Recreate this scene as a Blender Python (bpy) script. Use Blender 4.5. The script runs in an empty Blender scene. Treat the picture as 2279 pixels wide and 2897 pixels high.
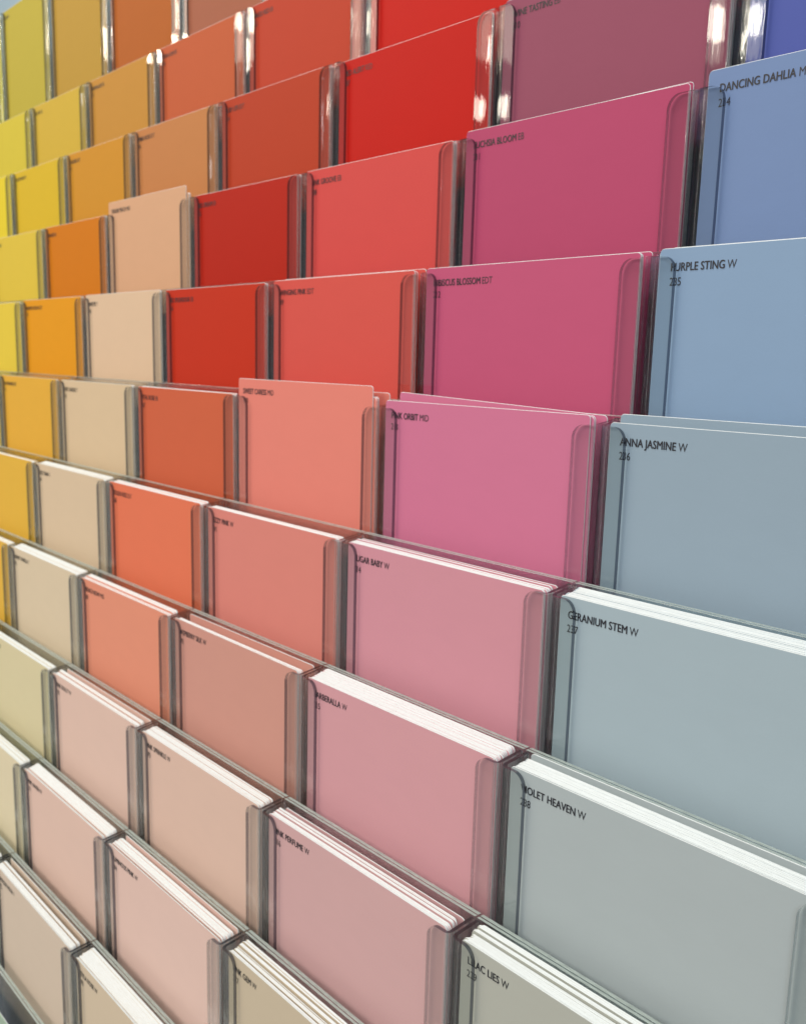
import bpy, bmesh, math, random
from mathutils import Matrix, Vector

# ------------------------------------------------------------------ units
S = 0.16                      # one column of the display, in metres
D, H = 0.16131, 0.46389         # each pocket row steps this far forward / down
PD, PE = 0.12425, 0.02407       # pocket depth and rise of its side towards the back
sc = bpy.context.scene
C = sc.collection

# ------------------------------------------------------------------ camera
F_SRC, W_SRC, H_SRC = 2978.72, 2279.0, 2897.0
PPX, PPY = -27.93, 173.05
RVEC = (1.62578, 0.80617, -0.62483)
CPOS = (1.95944, -1.80101, 1.55916)

def rodrigues(w):
    v = Vector(w); t = v.length; k = v / t
    return Matrix.Rotation(t, 3, k)
R = rodrigues(RVEC)           # world -> camera (x right, y down, z forward)
cam_d = bpy.data.cameras.new('camera')
cam = bpy.data.objects.new('camera', cam_d); C.objects.link(cam)
rot = Matrix((R[0], -R[1], -R[2])).transposed()
m = rot.to_4x4(); m.translation = Vector(CPOS) * S
cam.matrix_world = m
cam_d.sensor_fit = 'VERTICAL'; cam_d.sensor_height = 24.0; cam_d.sensor_width = 24.0
cam_d.lens = F_SRC / H_SRC * 24.0
cam_d.shift_x = -PPX / H_SRC; cam_d.shift_y = PPY / H_SRC
cam_d.clip_start = 0.01; cam_d.clip_end = 50
cam_d.dof.use_dof = True
cam_d.dof.focus_distance = 0.43
cam_d.dof.aperture_fstop = cam_d.lens / 1.7
sc.camera = cam

# ------------------------------------------------------------------ world, lamps, exposure
world = bpy.data.worlds.new('World'); sc.world = world; world.use_nodes = True
bg = world.node_tree.nodes['Background']
bg.inputs[0].default_value = (0.96, 0.97, 0.95, 1); bg.inputs[1].default_value = 0.28

def area(name, loc, target, sx, sy, power, col):
    l = bpy.data.lights.new(name, 'AREA'); l.shape = 'RECTANGLE'; l.size = sx; l.size_y = sy
    l.energy = power; l.color = col
    o = bpy.data.objects.new(name, l); C.objects.link(o)
    o.location = loc
    o.rotation_euler = (Vector(target) - Vector(loc)).to_track_quat('-Z', 'Y').to_euler()
    return o
area('overhead_lamp', (-0.1, -0.55, 2.4), (-0.2, 0.0, 0.2), 2.6, 0.8, 36, (0.95, 1.0, 0.99))
area('left_fill_panel', (-4.4, -2.9, 3.0), (-0.6, 0.1, 0.3), 3.4, 1.5, 62, (1.0, 0.88, 0.68))  # added warm softbox: fill for the card faces, in place of bright surroundings
area('front_fill_panel', (-1.7, -4.4, 3.0), (-0.3, 0.1, 0.3), 3.4, 1.5, 72, (1.0, 0.94, 0.85))  # added large soft fill from the front, also for the card faces
area('right_ceiling_lamp', (2.6, -2.9, 2.2), (0.0, 0.0, 0.1), 1.8, 0.8, 40, (0.74, 0.89, 1.0))
area('added_highlight_spot', (-1.2, -3.6, 1.12), (-0.2, 0.1, 0.4), 0.40, 0.07, 1.6, (1.0, 0.98, 0.88))  # all the small spots are added to put highlight streaks on the flanges
area('added_highlight_spot', (-3.2, -2.5, 1.28), (-0.4, 0.1, 0.4), 0.40, 0.08, 1.6, (1.0, 0.93, 0.78))
area('added_glow_strip', (-3.6, -2.7, 1.75), (-0.5, 0.1, 0.5), 3.0, 0.34, 8, (1.0, 0.93, 0.78))  # added dim strip, gives the upper dividers a creamy glow
area('added_highlight_spot', (-4.2, -1.6, 1.55), (-0.6, 0.1, 0.5), 0.35, 0.12, 2.6, (1.0, 0.90, 0.72))  # this spot and those below are likewise added for glints on the acrylic
area('added_highlight_spot', (-4.4, -2.3, 1.85), (-0.6, 0.1, 0.5), 0.50, 0.12, 2.8, (1.0, 0.90, 0.72))
area('added_highlight_spot', (-3.0, -3.2, 1.60), (-0.5, 0.1, 0.5), 0.45, 0.10, 2.8, (1.0, 0.94, 0.80))
area('added_highlight_spot', (-2.2, -2.8, 1.45), (-0.4, 0.1, 0.5), 0.35, 0.10, 2.2, (1.0, 0.94, 0.80))
area('added_highlight_spot', (-1.6, -3.4, 1.35), (-0.2, 0.1, 0.4), 0.40, 0.10, 2.4, (1.0, 0.98, 0.86))

sc.view_settings.view_transform = 'Standard'
sc.view_settings.look = 'None'
sc.view_settings.exposure = 0.0
sc.view_settings.gamma = 1.0
cy = sc.cycles
cy.max_bounces = 20; cy.transmission_bounces = 18; cy.glossy_bounces = 10; cy.diffuse_bounces = 4
cy.transparent_max_bounces = 12
cy.caustics_reflective = True; cy.caustics_refractive = True
cy.blur_glossy = 0.3; cy.sample_clamp_indirect = 4.0
cy.use_denoising = True

# ------------------------------------------------------------------ materials
def lin(c):
    c /= 255.0
    return c / 12.92 if c <= 0.04045 else ((c + 0.055) / 1.055) ** 2.4
def principled(name):
    mt = bpy.data.materials.new(name); mt.use_nodes = True
    return mt, mt.node_tree.nodes, mt.node_tree.links, mt.node_tree.nodes['Principled BSDF']

def paint_material(name, srgb, k):
    mt, n, l, b = principled(name)
    base = [lin(srgb[i]) * k[i] for i in range(3)]
    top = max(base)
    if top > 0.88: base = [v * 0.88 / top for v in base]
    tc = n.new('ShaderNodeTexCoord')
    mp = n.new('ShaderNodeMapping'); mp.inputs['Scale'].default_value = (6, 6, 14)
    ns = n.new('ShaderNodeTexNoise'); ns.inputs['Scale'].default_value = 8; ns.inputs['Detail'].default_value = 4
    cr = n.new('ShaderNodeMapRange'); cr.inputs['To Min'].default_value = 0.98; cr.inputs['To Max'].default_value = 1.02
    vm = n.new('ShaderNodeVectorMath'); vm.operation = 'SCALE'; vm.inputs[0].default_value = base
    l.new(tc.outputs['Object'], mp.inputs['Vector']); l.new(mp.outputs[0], ns.inputs['Vector'])
    l.new(ns.outputs['Fac'], cr.inputs['Value']); l.new(cr.outputs[0], vm.inputs['Scale'])
    l.new(vm.outputs[0], b.inputs['Base Color'])
    # fine paper tooth of the painted face
    n2 = n.new('ShaderNodeTexNoise'); n2.inputs['Scale'].default_value = 900; n2.inputs['Detail'].default_value = 2
    bp = n.new('ShaderNodeBump'); bp.inputs['Strength'].default_value = 0.12; bp.inputs['Distance'].default_value = 0.0002
    l.new(tc.outputs['Object'], n2.inputs['Vector']); l.new(n2.outputs['Fac'], bp.inputs['Height'])
    l.new(bp.outputs[0], b.inputs['Normal'])
    b.inputs['Roughness'].default_value = 0.55
    b.inputs['Specular IOR Level'].default_value = 0.14
    return mt

def paper_material():
    mt, n, l, b = principled('white_paper')
    tc = n.new('ShaderNodeTexCoord')
    mp = n.new('ShaderNodeMapping'); mp.inputs['Scale'].default_value = (40, 900, 40)
    ns = n.new('ShaderNodeTexNoise'); ns.inputs['Scale'].default_value = 4
    cr = n.new('ShaderNodeValToRGB')
    cr.color_ramp.elements[0].position = 0.3; cr.color_ramp.elements[0].color = (0.72, 0.725, 0.70, 1)
    cr.color_ramp.elements[1].position = 0.6; cr.color_ramp.elements[1].color = (0.80, 0.81, 0.80, 1)
    l.new(tc.outputs['Object'], mp.inputs['Vector']); l.new(mp.outputs[0], ns.inputs['Vector'])
    l.new(ns.outputs['Fac'], cr.inputs['Fac']); l.new(cr.outputs[0], b.inputs['Base Color'])
    b.inputs['Roughness'].default_value = 0.8
    return mt
PAPER = paper_material()

def acrylic_material(name='clear_acrylic', tint=(0.95, 0.975, 0.965), bump=0.10, rough=0.0, clear=0.62):
    mt, n, l, b = principled(name)
    b.inputs['Base Color'].default_value = (*tint, 1)
    b.inputs['Transmission Weight'].default_value = 1.0
    b.inputs['IOR'].default_value = 1.49
    b.inputs['Roughness'].default_value = rough
    tc = n.new('ShaderNodeTexCoord')
    mp = n.new('ShaderNodeMapping'); mp.inputs['Scale'].default_value = (60, 60, 14)
    ns = n.new('ShaderNodeTexNoise'); ns.inputs['Scale'].default_value = 2.0; ns.inputs['Detail'].default_value = 3
    bp = n.new('ShaderNodeBump'); bp.inputs['Strength'].default_value = bump; bp.inputs['Distance'].default_value = 0.002
    l.new(tc.outputs['Object'], mp.inputs['Vector']); l.new(mp.outputs[0], ns.inputs['Vector'])
    l.new(ns.outputs['Fac'], bp.inputs['Height']); l.new(bp.outputs[0], b.inputs['Normal'])
    out = n['Material Output']
    tr = n.new('ShaderNodeBsdfTransparent'); tr.inputs[0].default_value = (0.975, 0.985, 0.98, 1)
    mx = n.new('ShaderNodeMixShader'); mx.inputs[0].default_value = clear
    l.new(b.outputs[0], mx.inputs[1]); l.new(tr.outputs[0], mx.inputs[2]); l.new(mx.outputs[0], out.inputs['Surface'])
    return mt
ACR = acrylic_material()
RIM = acrylic_material('shade_tinted_cut_edge', (0.09, 0.10, 0.14), 0.05, 0.03, 0.0)  # dark tint puts the refraction darkness of the edges into the colour
WALLM = acrylic_material('shade_tinted_acrylic_side', (0.88, 0.90, 0.94), 0.08, 0.0, 0.50)  # darker bluish tint stands in for dark reflections inside the side walls
def sheet_material():
    # flat parts of the sheet: light goes straight through, a Fresnel share is mirrored
    mt = bpy.data.materials.new('clear_flat_sheet'); mt.use_nodes = True
    n, l = mt.node_tree.nodes, mt.node_tree.links
    n.remove(n['Principled BSDF'])
    tr = n.new('ShaderNodeBsdfTransparent'); tr.inputs[0].default_value = (0.955, 0.965, 0.96, 1)
    gl = n.new('ShaderNodeBsdfGlossy'); gl.inputs['Roughness'].default_value = 0.03
    ge = n.new('ShaderNodeNewGeometry'); mr = n.new('ShaderNodeMapRange')
    mr.inputs['To Min'].default_value = 1.49; mr.inputs['To Max'].default_value = 1 / 1.49
    fr = n.new('ShaderNodeFresnel'); mx = n.new('ShaderNodeMixShader')
    l.new(ge.outputs['Backfacing'], mr.inputs['Value']); l.new(mr.outputs[0], fr.inputs['IOR'])
    tc = n.new('ShaderNodeTexCoord'); mp = n.new('ShaderNodeMapping'); mp.inputs['Scale'].default_value = (70, 70, 9)
    ns = n.new('ShaderNodeTexNoise'); ns.inputs['Scale'].default_value = 2.0; ns.inputs['Detail'].default_value = 3
    bp = n.new('ShaderNodeBump'); bp.inputs['Strength'].default_value = 0.10; bp.inputs['Distance'].default_value = 0.002
    l.new(tc.outputs['Object'], mp.inputs['Vector']); l.new(mp.outputs[0], ns.inputs['Vector'])
    l.new(ns.outputs['Fac'], bp.inputs['Height']); l.new(bp.outputs[0], gl.inputs['Normal'])
    l.new(fr.outputs[0], mx.inputs[0]); l.new(tr.outputs[0], mx.inputs[1]); l.new(gl.outputs[0], mx.inputs[2])
    l.new(mx.outputs[0], n['Material Output'].inputs['Surface'])
    return mt
SHEET = sheet_material()
# sawn (frosted) top edges of the sheet
SAWN, n_, l_, b_ = principled('sawn_acrylic_edge')
b_.inputs['Roughness'].default_value = 0.45; b_.inputs['IOR'].default_value = 1.49
b_.inputs['Transmission Weight'].default_value = 0.45
_tc = n_.new('ShaderNodeTexCoord'); _mp = n_.new('ShaderNodeMapping'); _mp.inputs['Scale'].default_value = (60, 1400, 1400)
_ns = n_.new('ShaderNodeTexNoise'); _ns.inputs['Scale'].default_value = 3.0; _ns.inputs['Detail'].default_value = 5
_cr = n_.new('ShaderNodeValToRGB')
_cr.color_ramp.elements[0].position = 0.38; _cr.color_ramp.elements[0].color = (0.44, 0.50, 0.45, 1)
_cr.color_ramp.elements[1].position = 0.62; _cr.color_ramp.elements[1].color = (0.78, 0.85, 0.79, 1)
l_.new(_tc.outputs['Object'], _mp.inputs['Vector']); l_.new(_mp.outputs[0], _ns.inputs['Vector'])
l_.new(_ns.outputs['Fac'], _cr.inputs['Fac']); l_.new(_cr.outputs[0], b_.inputs['Base Color'])

INK, n_, l_, b_ = principled('black_ink')
b_.inputs['Base Color'].default_value = (0.022, 0.018, 0.024, 1); b_.inputs['Roughness'].default_value = 0.5
INKT, n_, l_, b_ = principled('thin_grey_ink')
b_.inputs['Base Color'].default_value = (0.03, 0.026, 0.03, 1); b_.inputs['Roughness'].default_value = 0.5

# ------------------------------------------------------------------ object helpers
def tag(o, label, cat, group=None):
    o['label'] = label; o['category'] = cat
    if group: o['group'] = group
def link(name, mesh, parent=None, loc=(0, 0, 0)):
    o = bpy.data.objects.new(name, mesh); C.objects.link(o)
    o.parent = parent; o.location = loc
    return o
def finish(bm, name, mats, smooth=None):
    bmesh.ops.recalc_face_normals(bm, faces=bm.faces)
    me = bpy.data.meshes.new(name); bm.to_mesh(me); bm.free()
    for mt in mats: me.materials.append(mt)
    if smooth is not None:
        for p in me.polygons: p.use_smooth = True
        me.set_sharp_from_angle(angle=math.radians(smooth))
    return me
def box(bm, x0, x1, y0, y1, z0, z1, bev=0.0):
    vs = [bm.verts.new((x * S, y * S, z * S)) for z in (z0, z1) for y in (y0, y1) for x in (x0, x1)]
    fs = [(0, 1, 3, 2), (4, 6, 7, 5), (0, 4, 5, 1), (2, 3, 7, 6), (0, 2, 6, 4), (1, 5, 7, 3)]
    faces = [bm.faces.new([vs[i] for i in f]) for f in fs]
    if bev:
        es = list({e for f in faces for e in f.edges})
        bmesh.ops.bevel(bm, geom=es, offset=bev * S, segments=2, affect='EDGES', profile=0.5)

def pocket_xz_plate(bm, pts, y0, y1):
    a = [bm.verts.new((x * S, y0 * S, z * S)) for x, z in pts]
    b = [bm.verts.new((x * S, y1 * S, z * S)) for x, z in pts]
    n = len(pts)
    bm.faces.new(a); bm.faces.new(list(reversed(b)))
    for i in range(n):
        j = (i + 1) % n
        bm.faces.new((a[i], b[i], b[j], a[j]))

# ------------------------------------------------------------------ the clear pocket (built once, copied)
T = 0.0125        # sheet thickness
FW = 0.094        # width of the front flange
GAP = 0.004       # half the gap between two neighbouring pockets
ZB = -0.60        # underside of a pocket
BR = 0.020        # bend radius
TALL = 0.41       # the top row is taller than the others
def side_panel(sign, up=0.0):
    """one bent sheet: front flange with a rounded top corner, a tight bend, then the side wall"""
    stations = []          # (outer point, inner point, z_top)
    rc = 0.042
    flat = FW - GAP - BR
    for i in range(11):    # rounded corner of the flange
        t = rc * (1 - math.cos(i / 10 * math.pi / 2))
        zt = -rc + math.sqrt(max(0.0, rc * rc - (rc - t) ** 2))
        x = FW - t
        stations.append(((x, 0.0), (x, T), zt))
    stations.append(((GAP + BR, 0.0), (GAP + BR, T), 0.0))
    cx_, cy_ = GAP + BR, BR
    for i in range(1, 7):
        a = i / 6 * math.pi / 2
        o_ = (cx_ - BR * math.sin(a), cy_ - BR * math.cos(a))
        q = (cx_ - (BR - T) * math.sin(a), cy_ - (BR - T) * math.cos(a))
        stations.append((o_, q, PE * o_[1] / PD))
    stations.append(((GAP, PD - 0.027), (GAP + T, PD - 0.027), PE * (PD - 0.027) / PD))
    bm = bmesh.new(); rows = []
    for (o_, q, zt) in stations:
        def P(p, z):
            x = p[0] if sign < 0 else 1 - p[0]
            return bm.verts.new((x * S, p[1] * S, z * S))
        rows.append((P(o_, zt + up), P(q, zt + up), P(q, ZB), P(o_, ZB)))
    for seg, (a, b) in enumerate(zip(rows[:-1], rows[1:])):
        for i in range(4):
            j = (i + 1) % 4
            f = bm.faces.new((a[i], b[i], b[j], a[j]))
            if i == 0: f.material_index = 1
            elif i in (1, 3): f.material_index = 2 if seg < 11 else (3 if seg > 16 else 0)
    bm.faces.new(rows[0]).material_index = 1; bm.faces.new(rows[-1]).material_index = 1
    return finish(bm, 'side_panel', [ACR, RIM, SHEET, WALLM], 28)
ME_LEFT, ME_RIGHT = side_panel(-1), side_panel(1)
ME_LEFT_T, ME_RIGHT_T = side_panel(-1, TALL), side_panel(1, TALL)
def panel(name, y0, y1, zt, x0=GAP, x1=1 - GAP, mat_top=True):
    bm = bmesh.new(); box(bm, x0, x1, y0, y1, ZB, zt, 0.0012)
    me = finish(bm, name, [ACR, SAWN])
    return me
ME_BACK = panel('back_panel', PD - 0.0255, PD - 0.0150, PE)
ME_REAR = panel('rear_panel', PD - 0.0130, PD, PE + 0.001)
ME_BACK_T = panel('back_panel', PD - 0.0255, PD - 0.0150, PE + TALL)
ME_REAR_T = panel('rear_panel', PD - 0.0130, PD, PE + 0.001 + TALL)
for me in (ME_BACK, ME_REAR, ME_BACK_T, ME_REAR_T):
    for p in me.polygons:
        if p.normal.z > 0.9: p.material_index = 1
bm = bmesh.new(); box(bm, GAP + T + 0.001, 1 - GAP - T - 0.001, T + 0.002, PD - 0.028, ZB, ZB + T); ME_BASE = finish(bm, 'base_plate', [ACR])
def lip_mesh():
    r = 0.075; zt = -0.415; x0, x1 = FW + 0.001, 1 - FW - 0.001
    pts = [(x0, ZB), (x1, ZB), (x1, zt + r)]
    for i in range(1, 9):
        a = i / 8 * math.pi / 2
        pts.append((x1 - r * (1 - math.cos(a)), zt + r * (1 - math.sin(a))))
    for i in range(0, 8):
        a = (8 - i) / 8 * math.pi / 2
        pts.append((x0 + r * (1 - math.cos(a)), zt + r * (1 - math.sin(a))))
    pts.append((x0, zt + r))
    bm = bmesh.new(); pocket_xz_plate(bm, pts, 0.0, T)
    return finish(bm, 'front_lip', [ACR])
ME_LIP = lip_mesh()
def make_pocket(k, r, label):
    t = bpy.data.objects.new('card_pocket', None); C.objects.link(t)
    t.empty_display_size = 0.01
    t.location = (k * S, r * D * S, r * H * S)
    tag(t, label, 'card pocket', 'clear acrylic pockets of the display')
    tall = r == 8
    link('side_panel', ME_LEFT_T if tall else ME_LEFT, t); link('side_panel', ME_RIGHT_T if tall else ME_RIGHT, t)
    link('back_panel', ME_BACK_T if tall else ME_BACK, t); link('rear_panel', ME_REAR_T if tall else ME_REAR, t)
    link('base_plate', ME_BASE, t)
    if r == 8: link('front_lip', ME_LIP, t)
    return t

# ------------------------------------------------------------------ cards
CW, CH, CT = 0.936, 0.585, 0.0024
def card_into(bm, x0, top, y, lean=0.0, tilt=0.0, bow=0.0, rc=0.013, CH=CH, cham=0.0, climb=0.0):
    """one card: rounded top corners, coloured front (material 0), white edges and back (material 1).
    lean: extra depth of the top edge; tilt: drop of the right end; bow: outward bulge"""
    pts = []
    zb = top - CH
    n = 4
    pts.append((0.0, zb)); pts.append((CW, zb))
    for i in range(n + 1):
        a = i / n * math.pi / 2
        pts.append((CW - rc + rc * math.cos(a), top - rc + rc * math.sin(a)))
    for fx in (0.75, 0.5, 0.25): pts.append((CW * fx, top))
    for i in range(n + 1):
        a = math.pi / 2 + i / n * math.pi / 2
        pts.append((rc + rc * math.cos(a), top - rc + rc * math.sin(a)))
    def P(x, z, yy):
        zz = z - tilt * (x / CW)
        f = (z - zb) / CH
        return bm.verts.new(((x0 + x) * S, (yy + lean * f + bow * math.sin(math.pi * x / CW) * f) * S, zz * S))
    def inset(x, z):
        return (min(max(x, cham), CW - cham) if z > zb + 0.001 else x, z - cham if z > zb + 0.001 else z)
    rings = []
    if cham: rings.append([P(*inset(x, z), y) for x, z in pts])
    rings.append([P(x, z, y + (0.0008 if cham else 0.0)) for x, z in pts])
    rings.append([P(x, z + (climb if z > zb + 0.001 else 0.0), y + CT) for x, z in pts])
    f = bm.faces.new(rings[0]); f.material_index = 0
    f = bm.faces.new(list(reversed(rings[-1]))); f.material_index = 1
    for a, b in zip(rings[:-1], rings[1:]):
        for i in range(len(pts)):
            j = (i + 1) % len(pts)
            f = bm.faces.new((a[i], b[i], b[j], a[j])); f.material_index = 1

def text_mesh_into(bm, body, x, z, size, sx, offset, y, mat_index):
    cu = bpy.data.curves.new('t', 'FONT'); cu.body = body; cu.size = size * S
    cu.offset = offset * S; cu.resolution_u = 3
    o = bpy.data.objects.new('t', cu); C.objects.link(o)
    dg = bpy.context.evaluated_depsgraph_get()
    me = bpy.data.meshes.new_from_object(o.evaluated_get(dg))
    xs = [v.co.x for v in me.vertices]
    wdt = max(xs) * sx / S if xs else 0
    base = len(bm.verts)
    vs = [bm.verts.new((x * S + v.co.x * sx, y * S, z * S + v.co.y)) for v in me.vertices]
    for p in me.polygons:
        try:
            f = bm.faces.new([vs[i] for i in p.vertices]); f.material_index = mat_index
        except ValueError: pass
    bpy.data.objects.remove(o); bpy.data.curves.remove(cu); bpy.data.meshes.remove(me)
    return wdt

TX = {(0, 0): 0.026, (0, 2): 0.030, (-1, -1): 0.030, (-1, 3): 0.033, (0, 1): 0.041}
def rise(y): return PE * max(0.0, y - 0.0165) / PD * 1.55    # the pocket floor climbs towards the back
def make_card(k, r, mat, name, suf, num, x0, top, y, label, lean=0.0, tilt=0.0):
    tx = TX.get((k, r), 0.038); top = top + rise(y)
    bm = bmesh.new(); card_into(bm, x0, top, y, lean, tilt, CH=CH + (TALL if r == 8 else 0), cham=0.0013)
    me = finish(bm, 'colour_card', [mat, PAPER])
    o = link('colour_card', me, None, (k * S, r * D * S, r * H * S))
    tag(o, label, 'colour card', 'colour cards in the display')
    if name:
        bm = bmesh.new()
        yt = 0.0
        def zy(z): return y - 0.0009
        zt = top - 0.0615 - tilt * 0.1
        w = text_mesh_into(bm, name, x0 + tx, zt, 0.0312, 0.87, 0.0, zy(zt), 0)
        text_mesh_into(bm, name, x0 + tx + 0.0014, zt, 0.0312, 0.87, 0.0, zy(zt) - 0.0003, 0)
        text_mesh_into(bm, name, x0 + tx + 0.0005, zt + 0.0006, 0.0312, 0.87, 0.0, zy(zt) - 0.00015, 0)
        if suf: text_mesh_into(bm, suf, x0 + tx + w + 0.0085, zt, 0.0312, 0.87, 0.0, zy(zt), 1)
        if num:
            text_mesh_into(bm, str(num), x0 + tx, zt - 0.0385, 0.0312, 0.84, 0.0, zy(zt), 1)
            text_mesh_into(bm, str(num), x0 + tx + 0.0005, zt - 0.0385, 0.0312, 0.84, 0.0, zy(zt) - 0.0002, 1)
        if lean or tilt:
            for v in bm.verts:
                f = (v.co.z / S - (top - CH)) / CH
                v.co.y += lean * f * S
                v.co.z -= tilt * ((v.co.x / S - x0) / CW) * S
        me = bpy.data.meshes.new('lettering'); bm.to_mesh(me); bm.free()
        me.materials.append(INK); me.materials.append(INKT)
        link('lettering', me, o)
    return o

def make_stack(k, r, mat, y0, y1, top, label, rng, loose=1.0):
    bm = bmesh.new(); y = y0; drift = 0.0
    top += rng.uniform(-0.005, 0.004) if y0 > 0.03 else rng.uniform(-0.002, 0.001)
    pitch = 0.00252
    while y + CT < y1:
        drift = 0.8 * drift + rng.uniform(-0.0022, 0.0022)
        dz = rng.uniform(-0.0003, 0.0003) * loose - (0.003 if rng.random() < 0.03 else 0)
        card_into(bm, 0.032 + drift + rng.uniform(-0.0055, 0.0045) * loose, top + dz + rise(y), y,
                  rng.uniform(-0.0001, 0.0001), rng.uniform(-0.0008, 0.0008) * loose, CH=CH + (TALL if r == 8 else 0), climb=PE * 1.6 * 0.0026 / PD)
        y += pitch
        if rng.random() < 0.04 * loose: y += 0.0022
    me = finish(bm, 'card_stack', [mat, PAPER])
    o = link('card_stack', me, None, (k * S, r * D * S, r * H * S))
    tag(o, label, 'card stack', 'stacks of spare cards behind the front cards')
    return o

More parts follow.
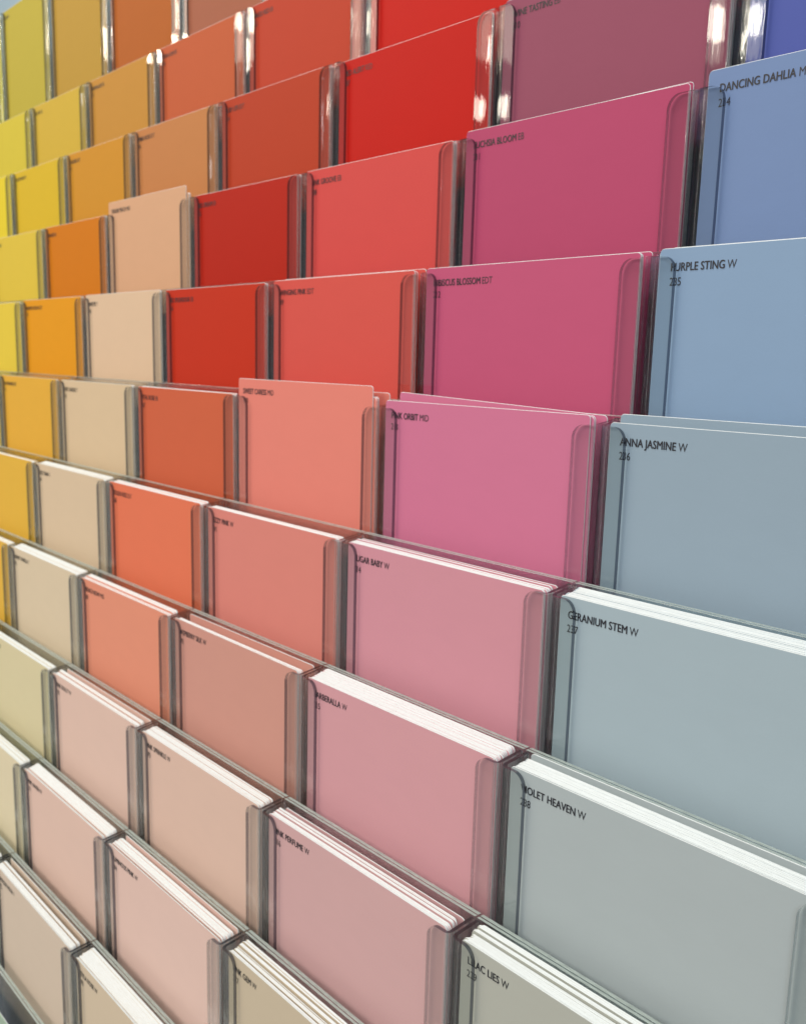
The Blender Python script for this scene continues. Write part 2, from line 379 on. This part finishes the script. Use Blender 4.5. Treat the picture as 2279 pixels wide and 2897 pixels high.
# ------------------------------------------------------------------ every pocket: colour, words, what stands in it
# (column, row): (srgb of the face, name, suffix, number, description, [stack (from, to)], [single cards behind (y, top, shift, tilt, words?)], front top, front shift)
Y0 = 0.0165
def cell(rgb, name, suf, num, desc, stacks=((0.006, 0.02),), singles=(), top=0.0, shift=0.0, tilt=0.0):
    return dict(rgb=rgb, name=name, suf=suf, num=num, desc=desc, stacks=stacks, singles=singles, top=top, shift=shift, tilt=tilt)
CELLS = {
 (0, 6): cell((88, 98, 165), 'MIDNIGHT DAHLIA', 'EB', 233, 'dark blue violet card in the top right corner', top=0.01),
 (0, 5): cell((122, 142, 178), 'DANCING DAHLIA', 'MID', 234, 'mid blue card printed 234 in the upper right', top=0.040, shift=0.0),
 (0, 4): cell((137, 160, 184), 'PURPLE STING', 'W', 235, 'light blue card printed 235', ((0.004, 0.012),), ((0.05, 0.014, 0.0, 0.0, 0),), top=0.016),
 (0, 3): cell((147, 164, 174), 'ANNA JASMINE', 'W', 236, 'pale grey blue card printed 236', ((0.004, 0.010),), ((0.048, 0.020, -0.006, 0.0, 0),), top=0.004),
 (0, 2): cell((161, 176, 179), 'GERANIUM STEM', 'W', 237, 'pale green grey card printed 237', ((0.004, 0.068),), (), top=0.0),
 (0, 1): cell((167, 175, 172), 'VIOLET HEAVEN', 'W', 238, 'grey card printed 238', ((0.004, 0.060),), ((0.076, 0.006, 0.0, 0.0, 1),), top=-0.002),
 (0, 0): cell((171, 171, 158), 'LILAC LIES', 'W', 239, 'warm grey card printed 239 at the bottom right', ((0.006, 0.040), (0.044, 0.056), (0.060, 0.076)), (), top=-0.004),
 (-1, 7): cell((186, 44, 40), 'CRUSHED BERRY', 'EB', 209, 'dark red card cut off by the top edge', top=0.0),
 (-1, 6): cell((156, 88, 104), 'WINE TASTING', 'EB', 210, 'dusky mauve card right of the bright red one', top=0.01),
 (-1, 5): cell((185, 81, 110), 'FUCHSIA BLOOM', 'EB', 211, 'deep rose card printed FUCHSIA BLOOM', ((0.004, 0.008),), ((0.022, 0.020, -0.004, -0.006, 0),), top=0.018),
 (-1, 4): cell((193, 88, 117), 'HIBISCUS BLOSSOM', 'EDT', 212, 'rose pink card printed 212', ((0.004, 0.012),), ((0.05, 0.009, 0.0, 0.0, 0),), top=0.012),
 (-1, 3): cell((205, 117, 143), 'PINK ORBIT', 'MID', 213, 'mid pink card printed 213', ((0.004, 0.012),), ((0.040, 0.044, 0.018, 0.030, 0),), top=0.022, shift=-0.012),
 (-1, 2): cell((206, 142, 150), 'SUGAR BABY', 'W', 214, 'dusty pink card printed 214', ((0.004, 0.030), (0.036, 0.042)), ((0.056, -0.004, 0.0, 0.0, 0),), top=0.0),
 (-1, 1): cell((205, 150, 152), 'BARBERALLA', 'W', 215, 'pale rose card printed 215', ((0.004, 0.078),), (), top=0.0),
 (-1, 0): cell((200, 160, 155), 'PINK PERFUME', 'W', 216, 'pinkish beige card printed 216', ((0.005, 0.024), (0.027, 0.036), (0.039, 0.048)), ((0.070, -0.012, 0.0, 0.0, 0),), top=-0.002),
 (-1, -1): cell((192, 176, 150), 'PINK GEM', 'W', 217, 'sand card printed 217 at the bottom edge', ((0.005, 0.014), (0.020, 0.036), (0.041, 0.052), (0.057, 0.072)), (), top=-0.004),
 (-2, 7): cell((208, 48, 28), 'SCARLET', 'EB', 186, 'scarlet card at the top edge above the bright red one', top=0.0),
 (-2, 6): cell((202, 46, 26), 'RED ALERT', 'RED', 187, 'bright red card in the top middle', top=-0.006),
 (-2, 5): cell((214, 84, 78), 'PINK GROOVE', 'EB', 188, 'coral red card below the bright red one', top=0.002),
 (-2, 4): cell((214, 88, 78), 'SWINGING PINK', 'EDT', 189, 'coral card above the raised salmon card', ((0.004, 0.010),), ((0.05, 0.009, 0.0, 0.0, 0),), top=0.010),
 (-2, 3): cell((227, 131, 115), 'SWEET CARESS', 'MID', 190, 'salmon card raised high above its pocket in the middle', ((0.004, 0.016),), ((0.046, 0.036, 0.018, 0.0, 0),), top=0.066, shift=-0.018),
 (-2, 2): cell((214, 130, 117), 'FIZZY PINK', 'W', 191, 'salmon pink card below the raised salmon card', ((0.004, 0.030),), (), top=0.0),
 (-2, 1): cell((202, 145, 129), 'RASPBERRY SILK', 'W', 192, 'brownish pink card printed RASPBERRY SILK', ((0.004, 0.022),), ((0.068, -0.002, 0.0, 0.0, 1),), top=0.0),
 (-2, 0): cell((210, 177, 158), 'PINK SPRINKLE', 'W', 193, 'pale peach card printed PINK SPRINKLE', ((0.005, 0.028), (0.032, 0.060)), (), top=-0.002),
 (-2, -1): cell((210, 179, 164), 'LUMINOUS PINK', 'W', 194, 'pale peach card printed LUMINOUS PINK', ((0.006, 0.012), (0.014, 0.058)), ((0.076, 0.0, 0.0, 0.0, 0),), top=-0.002),
 (-2, -2): cell((200, 182, 155), 'LEYLA ROSE', 'W', 195, 'sand coloured card at the bottom edge printed LEYLA ROSE', ((0.005, 0.080),), (), top=-0.004),
 (-3, 8): cell((196, 60, 50), None, '', 0, 'brick red card cut off by the top edge', top=0.0),
 (-3, 7): cell((200, 82, 62), 'BAKED RED', 'EB', 163, 'brick coloured card in the upper row beside the scarlet one', top=0.0),
 (-3, 6): cell((190, 76, 54), 'RUBY LIPS', 'EDT', 164, 'brick red card left of the bright red one', top=0.0),
 (-3, 5): cell((184, 52, 32), 'RED DREAM', 'EB', 165, 'dark red card right of the raised peach card', top=0.0),
 (-3, 4): cell((196, 60, 42), 'RED SPLENDOUR', 'EB', 166, 'red card below the dark red one', ((0.004, 0.010),), (), top=0.006),
 (-3, 3): cell((204, 100, 70), 'VITAL ROSE', 'EB', 167, 'burnt orange card left of the raised salmon card', ((0.004, 0.026),), (), top=0.0),
 (-3, 2): cell((223, 118, 86), 'STOLEN KISS', 'EDT', 168, 'bright terracotta card printed STOLEN KISS', ((0.005, 0.044),), (), top=0.0),
 (-3, 1): cell((226, 144, 118), 'FRENCH BOW', 'MID', 169, 'light terracotta card printed FRENCH BOW', ((0.005, 0.022), (0.025, 0.050)), (), top=0.0),
 (-3, 0): cell((212, 180, 162), 'PINK DOLLY', 'W', 170, 'peach beige card printed PINK DOLLY', ((0.005, 0.024), (0.028, 0.044)), ((0.072, -0.006, 0.0, 0.0, 1),), top=0.0),
 (-3, -1): cell((212, 180, 162), 'PINK HAVEN', 'W', 171, 'peach beige card printed PINK HAVEN', ((0.005, 0.014), (0.018, 0.066)), (), top=0.0),
 (-3, -2): cell((200, 182, 160), 'ANTIQUE ROSA', 'Y', 172, 'greyish beige card in the bottom left corner', ((0.005, 0.032), (0.036, 0.046)), ((0.072, 0.0, 0.0, 0.0, 1),), top=0.0),
 (-3, -3): cell((150, 168, 150), None, '', 0, 'added pale green card for the glow in the bottom left pocket', (), (), top=-0.03),  # card added to an empty pocket, its colour stands for a pale glow
 (-4, -3): None,
 (-4, 8): cell((146, 84, 62), 'OLD BARREL', 'EB', 138, 'brown card at the top edge', top=0.0),
 (-4, 7): cell((204, 106, 72), 'TERRA SUN', 'EB', 139, 'reddish orange card in the second row from the top', top=0.0),
 (-4, 6): cell((202, 134, 84), 'AMBER ROSE', 'EDT', 140, 'light copper card above the raised peach card', top=0.0),
 (-4, 5): cell((218, 168, 130), 'TENDER PEACH', 'MID', 141, 'peach card raised above its pocket in the left half', top=0.062, shift=-0.022),
 (-4, 4): cell((222, 188, 154), 'SWEETIE', 'Y', 142, 'light peach card left of the red one', ((0.004, 0.010),), (), top=0.010),
 (-4, 3): cell((216, 188, 150), 'ROSE CANDLE', 'Y', 143, 'beige card left of the burnt orange one', ((0.004, 0.020),), (), top=0.0),
 (-4, 2): cell((214, 188, 155), 'ROSE TIARA', 'Y', 144, 'beige card left of the bright terracotta one', ((0.005, 0.055),), (), top=0.0),
 (-4, 1): cell((212, 192, 160), 'CHERRY VANILLA', 'Y', 145, 'beige card left of the light terracotta one', ((0.005, 0.058),), (), top=0.0),
 (-4, 0): cell((210, 197, 156), 'SOFT LOTION', 'Y', 146, 'pale green beige card at the left edge', ((0.005, 0.044),), (), top=0.0),
 (-4, -1): cell((208, 195, 162), 'LIME MILK', 'Y', 147, 'greenish beige card cut off by the lower left edge', ((0.005, 0.05),), (), top=0.0),
 (-4, -2): cell((200, 196, 175), None, '', 0, 'sliver of a greenish beige card in the lower left corner', ((0.005, 0.05),), (), top=0.0),
 (-5, 8): cell((194, 112, 60), 'COPPER', 'EB', 114, 'burnt orange card at the top edge', top=0.0),
 (-5, 7): cell((206, 148, 74), 'MARMALADE', 'EB', 115, 'amber card in the second row from the top', top=0.0),
 (-5, 6): cell((212, 148, 60), 'CANDIED', 'EDT', 116, 'amber orange card above the deep orange one', top=0.0),
 (-5, 5): cell((212, 124, 26), 'ORANGE', 'EB', 117, 'deep orange card left of the raised peach card', top=0.0),
 (-5, 4): cell((228, 152, 44), 'PINEAPPLE PUNCH', 'EDT', 118, 'bright orange card below the deep orange one', top=0.006),
 (-5, 3): cell((228, 172, 68), 'THAI ORANGE', 'EDT', 119, 'golden card beside the beige one left of burnt orange', ((0.004, 0.016),), (), top=0.0),
 (-5, 2): cell((220, 172, 70), 'GOLDEN HOUR', 'MID', 120, 'golden card cut off by the left edge', ((0.005, 0.030),), (), top=0.0),
 (-5, 1): cell((216, 170, 66), None, '', 0, 'golden sliver of a card at the left edge', ((0.005, 0.04),), (), top=0.0),
 (-5, 0): cell((206, 196, 120), None, '', 0, 'yellowish card at the left edge below the golden sliver', ((0.005, 0.04),), (), top=0.0),
 (-6, 8): cell((200, 158, 78), 'HONEY', 'EB', 90, 'ochre card at the top edge', top=0.0),
 (-6, 7): cell((216, 180, 76), 'SUN TEA', 'EB', 91, 'mustard yellow card in the second row from the top', top=0.0),
 (-6, 6): cell((222, 184, 60), 'YELLOW SUB', 'EDT', 92, 'warm yellow card above the one beside the deep orange', top=0.0),
 (-6, 5): cell((224, 192, 74), 'LEMON', 'EB', 93, 'lemon yellow card left of the deep orange one', top=0.0),
 (-6, 4): cell((224, 194, 72), None, '', 0, 'narrow yellow card at the left edge', top=0.0),
 (-6, 3): cell((220, 190, 70), None, '', 0, 'yellow sliver below the narrow yellow card', top=0.0),
 (-7, 8): cell((200, 180, 80), 'OLIVE', 'EB', 66, 'olive yellow card in the top left corner', top=0.0),
 (-7, 7): cell((219, 196, 76), 'CITRUS', 'EB', 67, 'lemon card at the left edge, second row', top=0.0),
 (-7, 6): cell((220, 194, 66), None, '', 0, 'yellow sliver at the left edge in the third row', top=0.0),
 (-8, 8): cell((222, 208, 66), None, '', 0, 'bright yellow sliver in the top left corner', top=0.0),
 (-8, 7): cell((222, 208, 66), None, '', 0, 'bright yellow sliver at the left edge below the top row', top=0.0),
}
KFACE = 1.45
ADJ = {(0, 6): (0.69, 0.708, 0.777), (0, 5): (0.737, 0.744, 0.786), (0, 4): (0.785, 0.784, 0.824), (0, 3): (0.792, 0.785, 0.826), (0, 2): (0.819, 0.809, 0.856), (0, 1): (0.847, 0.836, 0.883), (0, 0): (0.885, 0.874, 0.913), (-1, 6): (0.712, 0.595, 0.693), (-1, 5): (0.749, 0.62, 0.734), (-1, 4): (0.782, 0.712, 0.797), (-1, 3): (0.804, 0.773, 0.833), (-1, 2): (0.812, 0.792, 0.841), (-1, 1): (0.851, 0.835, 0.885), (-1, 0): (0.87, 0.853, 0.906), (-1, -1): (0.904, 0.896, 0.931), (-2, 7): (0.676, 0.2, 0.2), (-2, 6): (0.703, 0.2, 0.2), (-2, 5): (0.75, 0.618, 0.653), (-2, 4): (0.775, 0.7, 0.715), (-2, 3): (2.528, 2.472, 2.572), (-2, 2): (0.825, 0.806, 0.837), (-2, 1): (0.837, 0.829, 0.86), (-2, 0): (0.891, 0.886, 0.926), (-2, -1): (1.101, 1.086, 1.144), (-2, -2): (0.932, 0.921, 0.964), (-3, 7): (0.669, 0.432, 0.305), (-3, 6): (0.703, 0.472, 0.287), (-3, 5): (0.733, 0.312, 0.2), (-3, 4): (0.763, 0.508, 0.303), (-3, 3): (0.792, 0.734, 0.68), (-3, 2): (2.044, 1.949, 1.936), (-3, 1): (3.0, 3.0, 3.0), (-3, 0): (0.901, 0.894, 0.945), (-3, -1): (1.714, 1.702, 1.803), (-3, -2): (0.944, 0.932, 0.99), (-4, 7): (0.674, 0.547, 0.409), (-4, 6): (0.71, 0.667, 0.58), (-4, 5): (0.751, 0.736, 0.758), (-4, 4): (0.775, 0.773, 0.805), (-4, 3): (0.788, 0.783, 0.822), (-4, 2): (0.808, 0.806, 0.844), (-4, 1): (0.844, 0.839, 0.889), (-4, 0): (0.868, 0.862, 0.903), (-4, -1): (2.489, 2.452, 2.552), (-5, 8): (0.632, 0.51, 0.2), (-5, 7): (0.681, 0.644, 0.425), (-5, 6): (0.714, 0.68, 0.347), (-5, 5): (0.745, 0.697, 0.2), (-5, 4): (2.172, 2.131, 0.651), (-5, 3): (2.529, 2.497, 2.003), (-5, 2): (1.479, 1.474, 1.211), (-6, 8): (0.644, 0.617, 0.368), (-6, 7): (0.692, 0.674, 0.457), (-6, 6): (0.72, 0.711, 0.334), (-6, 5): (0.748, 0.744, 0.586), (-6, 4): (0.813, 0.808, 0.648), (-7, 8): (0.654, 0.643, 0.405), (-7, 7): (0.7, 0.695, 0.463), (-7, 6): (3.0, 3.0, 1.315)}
NAMES_EMPTY = {(-4, -3): 'empty clear pocket at the very bottom left'}

# ------------------------------------------------------------------ setting: board behind the pockets, wall beyond
def structure(name, me, loc=(0, 0, 0)):
    o = link(name, me, None, loc); o['kind'] = 'structure'; return o
WALL, n_, l_, b_ = principled('pale_blue_wall')
tc = n_.new('ShaderNodeTexCoord'); ns = n_.new('ShaderNodeTexNoise'); ns.inputs['Scale'].default_value = 6
cr = n_.new('ShaderNodeValToRGB'); cr.color_ramp.elements[0].color = (0.40, 0.54, 0.66, 1); cr.color_ramp.elements[1].color = (0.44, 0.58, 0.70, 1)
l_.new(tc.outputs['Object'], ns.inputs['Vector']); l_.new(ns.outputs['Fac'], cr.inputs['Fac']); l_.new(cr.outputs[0], b_.inputs['Base Color'])
b_.inputs['Roughness'].default_value = 0.7
bm = bmesh.new(); box(bm, -40, 14, 6, 6.3, -12, 20); structure('back_wall', finish(bm, 'back_wall', [WALL]))
BOARD, n_, l_, b_ = principled('grey_board')
tc = n_.new('ShaderNodeTexCoord'); ns = n_.new('ShaderNodeTexNoise'); ns.inputs['Scale'].default_value = 30
cr = n_.new('ShaderNodeValToRGB'); cr.color_ramp.elements[0].color = (0.085, 0.095, 0.16, 1); cr.color_ramp.elements[1].color = (0.11, 0.12, 0.19, 1)
l_.new(tc.outputs['Object'], ns.inputs['Vector']); l_.new(ns.outputs['Fac'], cr.inputs['Fac']); l_.new(cr.outputs[0], b_.inputs['Base Color'])
b_.inputs['Roughness'].default_value = 0.6
bm = bmesh.new()
def sl(z): return z * D / H
z0, z1 = -4.2 * H, 8 * H + 0.2
vs = []
for x in (-12, 3):
    for z, off in ((z0, 0.36), (z1, 0.36), (z1, 0.44), (z0, 0.44)):
        vs.append(bm.verts.new((x * S, (sl(z) + off) * S, z * S)))
for f in ((0, 1, 2, 3), (4, 7, 6, 5), (0, 4, 5, 1), (1, 5, 6, 2), (2, 6, 7, 3), (3, 7, 4, 0)):
    bm.faces.new([vs[i] for i in f])
structure('backing_board', finish(bm, 'backing_board', [BOARD]))

# ------------------------------------------------------------------ build
for (k, r), c in sorted(CELLS.items(), key=lambda q: (-q[0][1], q[0][0])):
    rng = random.Random(1000 + k * 37 + r * 101)
    if c is None:
        make_pocket(k, r, NAMES_EMPTY[(k, r)]); continue
    make_pocket(k, r, 'clear pocket with the ' + c['desc'])
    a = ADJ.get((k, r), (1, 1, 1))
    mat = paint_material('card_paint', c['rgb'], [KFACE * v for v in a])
    jit = rng.uniform(-0.003, 0.003)
    up = TALL if r == 8 else 0.0
    make_card(k, r, mat, c['name'], c['suf'], c['num'], 0.032 + c['shift'] + jit, c['top'] + up + 0.006 + rng.uniform(-0.002, 0.002), Y0, c['desc'], tilt=c['tilt'])
    for i, (a0, a1) in enumerate(c['stacks']):
        lab = ('cards stacked behind ' if i == 0 else 'second bundle behind ' if i == 1 else 'third bundle behind ' if i == 2 else 'rearmost bundle behind ') + c['desc']
        make_stack(k, r, mat, Y0 + a0, Y0 + a1, min(c['top'], 0.03) + up, lab, rng)
    for (yy, top, sh, ti, words) in c['singles']:
        make_card(k, r, mat, c['name'] if words else None, c['suf'] if words else '', c['num'] if words else 0,
                  0.032 + sh, top + 0.004 - 0.10 * yy, Y0 + yy, 'loose card well behind ' + c['desc'], tilt=ti)
